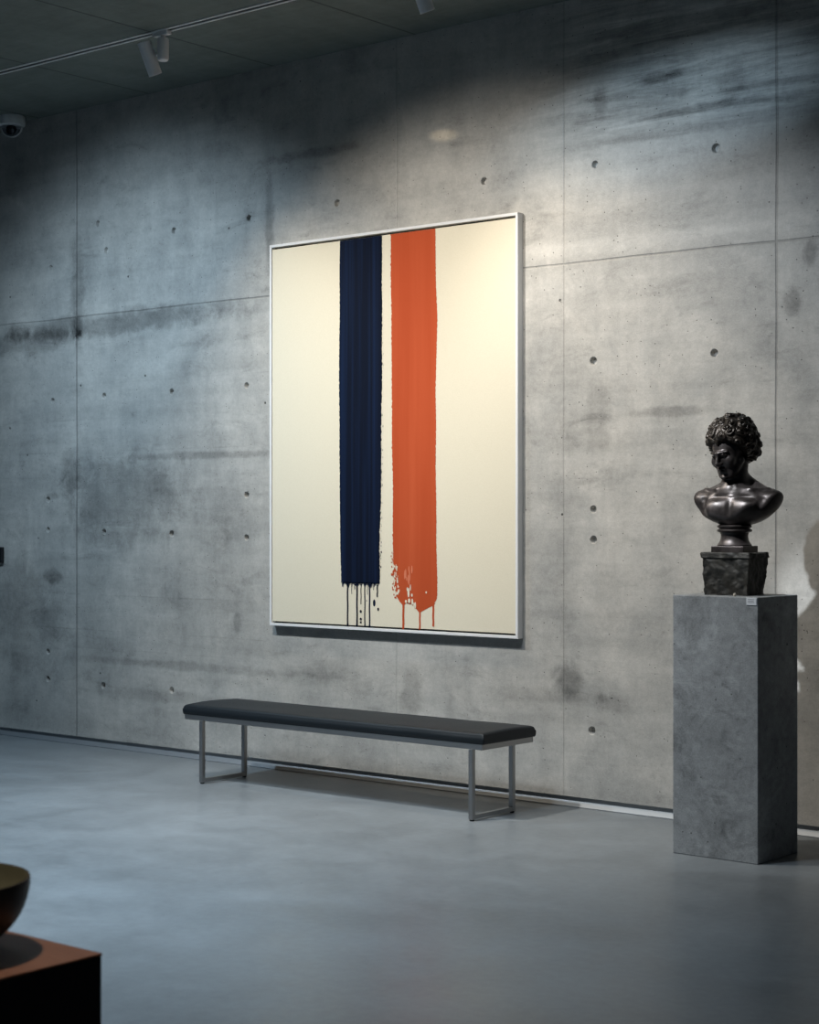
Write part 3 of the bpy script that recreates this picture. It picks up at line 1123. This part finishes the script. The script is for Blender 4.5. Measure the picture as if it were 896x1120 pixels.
def track_spot(x, target, label, energy, ang, blend, col, yoff=-0.02, roty=0.0):
    t = thing('track_spotlight', label, 'spotlight', (x, TY, CZ), 0, 'white spotlights on the ceiling track')
    obj('adapter', box(nb(), -0.075, 0.055, -0.020, 0.020, -0.030, -0.0035, 0.004, 2), M['lamp'], t)
    d = nb()
    lathe(d, [(0.012, -0.03), (0.012, -0.045), (0.033, -0.047), (0.035, -0.052), (0.0345, -0.165), (0.031, -0.178), (0.026, -0.182), (0, -0.182)], 32, cap0=True)
    obj('driver_can', d, M['lamp'], t, 40)
    # head hung on a pivot from the driver can
    hp = Vector((-0.080, -0.035, -0.160))
    dirv = (Vector(target) - (Vector((x, TY, CZ)) + hp)).normalized()
    rot = dirv.to_track_quat('-Z', 'Y').to_matrix().to_4x4()
    L, RR = 0.205, 0.041
    h_ = nb()
    lathe(h_, [(0, L / 2), (RR - 0.004, L / 2), (RR, L / 2 - 0.004), (RR, -L / 2 + 0.001), (RR - 0.001, -L / 2), (RR - 0.004, -L / 2), (RR - 0.005, -L / 2 + 0.03)], 40,
          Matrix.Translation(hp) @ rot, cap1=False)
    ho = obj('lamp_head', h_, M['lamp'], t, 40)
    r_ = nb()
    lathe(r_, [(RR - 0.0052, -L / 2 + 0.02), (RR - 0.012, -L / 2 + 0.045), (0.012, -L / 2 + 0.07), (0, -L / 2 + 0.07)], 32, Matrix.Translation(hp) @ rot, cap0=False)
    obj('reflector', r_, M['lamp_dark'], ho, 40)
    k_ = nb()
    a_ = Vector((-0.03, 0.0, -0.13))
    dv = hp - a_
    kq = dv.to_track_quat('Z', 'Y').to_matrix().to_4x4()
    lathe(k_, [(0.011, 0), (0.011, dv.length - 0.036)], 16, Matrix.Translation(a_) @ kq)
    obj('pivot', k_, M['lamp'], t, 40)
    p = Vector((x, TY, CZ)) + hp + dirv * (L / 2 + 0.004)
    sp = spot_light('spotlight_beam', p, target, energy, col, ang, blend, 0.03)
    sp.parent = t
    sp.location = p - Vector((x, TY, CZ))
    return t


track_spot(-7.985, (-7.75, 0, 1.7), 'white cylindrical track spotlight above the left edge of the painting', 75, 74, 1.0, WARM)
track_spot(-5.87, (-5.65, 0, 1.9), 'white track spotlight cut off by the top of the photo', 82, 74, 1.0, WARM)

# ------------------------------------------------------------------ security camera
sc = thing('security_camera', 'dome security camera on the ceiling at the upper left', 'camera', (-10.56, -0.165, CZ))
sc.scale = (1.15, 1.15, 1.15)
bm = nb()
lathe(bm, [(0.082, 0.0), (0.085, -0.006), (0.086, -0.045), (0.083, -0.058), (0.070, -0.062), (0, -0.062)], 48)
ring = obj('housing', bm, M['cam_white'], sc, 40)
bm = nb()
lathe(bm, [(0.064 * math.cos(R(a_)), -0.062 - 0.064 * math.sin(R(a_))) for a_ in range(0, 90, 8)] + [(0, -0.126)], 40, cap0=False)
obj('dome', bm, M['dome'], sc, 60)
bm = nb()
lathe(bm, [(0, 0.022), (0.026, 0.020), (0.031, 0.0), (0.026, -0.022), (0.014, -0.026), (0.012, -0.022), (0, -0.022)], 32,
      Matrix.Translation((0.008, -0.012, -0.085)) @ Vector((0.45, -0.75, -0.5)).to_track_quat('-Z', 'Y').to_matrix().to_4x4())
obj('lens', bm, M['black'], sc, 50)
bm = nb()
for s in (-1, 1):
    rq = Matrix.Rotation(R(32), 4, 'Z')
    n_ = 14
    prev = None
    for k in range(n_ + 1):
        a_ = R(90 * k / n_)
        ctr = Vector((s * 0.0665 * math.cos(a_), 0, -0.062 - 0.0665 * math.sin(a_)))
        w_ = 0.010
        v = [bm.verts.new(rq @ (ctr + Vector((0, w_ * e, 0)))) for e in (-1, 1)]
        out = Vector((s * math.cos(a_), 0, -math.sin(a_))) * 0.003
        v += [bm.verts.new(rq @ (ctr + out + Vector((0, w_ * e, 0)))) for e in (1, -1)]
        if prev:
            for m_ in range(4):
                bm.faces.new((prev[m_], prev[(m_ + 1) % 4], v[(m_ + 1) % 4], v[m_]))
        prev = v
obj('dome_band', bm, M['cam_white'], sc, 60)

# ------------------------------------------------------------------ small black wall plate at the left edge
wp = thing('wall_plate', 'small black wall plate at the left edge of the concrete wall', 'wall plate', (-10.945, 0, 1.29))
bo = obj('housing', box(nb(), -0.085, 0.085, -0.028, -0.0005, 0.0, 0.118, 0.006, 3), M['black'], wp)
obj('screen', box(nb(), -0.072, 0.072, -0.0295, -0.0275, 0.014, 0.104, 0.0008, 1), pmat('dark_screen', (0.006, 0.007, 0.009), 0.15), wp)

# ------------------------------------------------------------------ foreground plinth and bowl
BXC = (-2.822, -5.923)
BH = 0.75
plin = thing('wooden_plinth', 'dark wooden plinth with red-brown top in the lower left foreground', 'plinth', (BXC[0] - 0.45, BXC[1] - 0.45, 0))
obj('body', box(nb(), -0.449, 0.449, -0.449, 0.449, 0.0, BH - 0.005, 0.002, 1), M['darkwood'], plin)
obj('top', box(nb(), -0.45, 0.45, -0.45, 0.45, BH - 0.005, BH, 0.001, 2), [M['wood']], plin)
bw = thing('ceramic_bowl', 'dark ceramic bowl on the wooden plinth at the lower left edge', 'bowl', (-3.080, -6.143, BH))
bm = nb()
HB = 0.152
outp = [(0, 0.0), (0.060, 0.0), (0.066, 0.004), (0.068, 0.012)]
for k in range(1, 15):
    t_ = k / 14
    outp.append((0.068 + (0.188 - 0.068) * math.sin(t_ * math.pi / 2) ** 0.95, 0.012 + (HB - 0.012) * (1 - math.cos(t_ * math.pi / 2)) ** 0.92))
lathe(bm, outp + [(0.187, HB + 0.003), (0.182, HB + 0.002)], 72, cap0=False, cap1=False)
obj('bowl_body', bm, M['bowl'], bw, 50)
bm = nb()
inp = [(0.182, HB + 0.002)]
for k in range(13, 0, -1):
    t_ = k / 14
    inp.append((0.060 + (0.181 - 0.060) * math.sin(t_ * math.pi / 2) ** 0.95, 0.022 + (HB - 0.022) * (1 - math.cos(t_ * math.pi / 2)) ** 0.92))
inp.append((0, 0.020))
lathe(bm, inp, 72, cap0=False, cap1=False)
obj('inner_glaze', bm, M['bowl_in'], bw, 60)
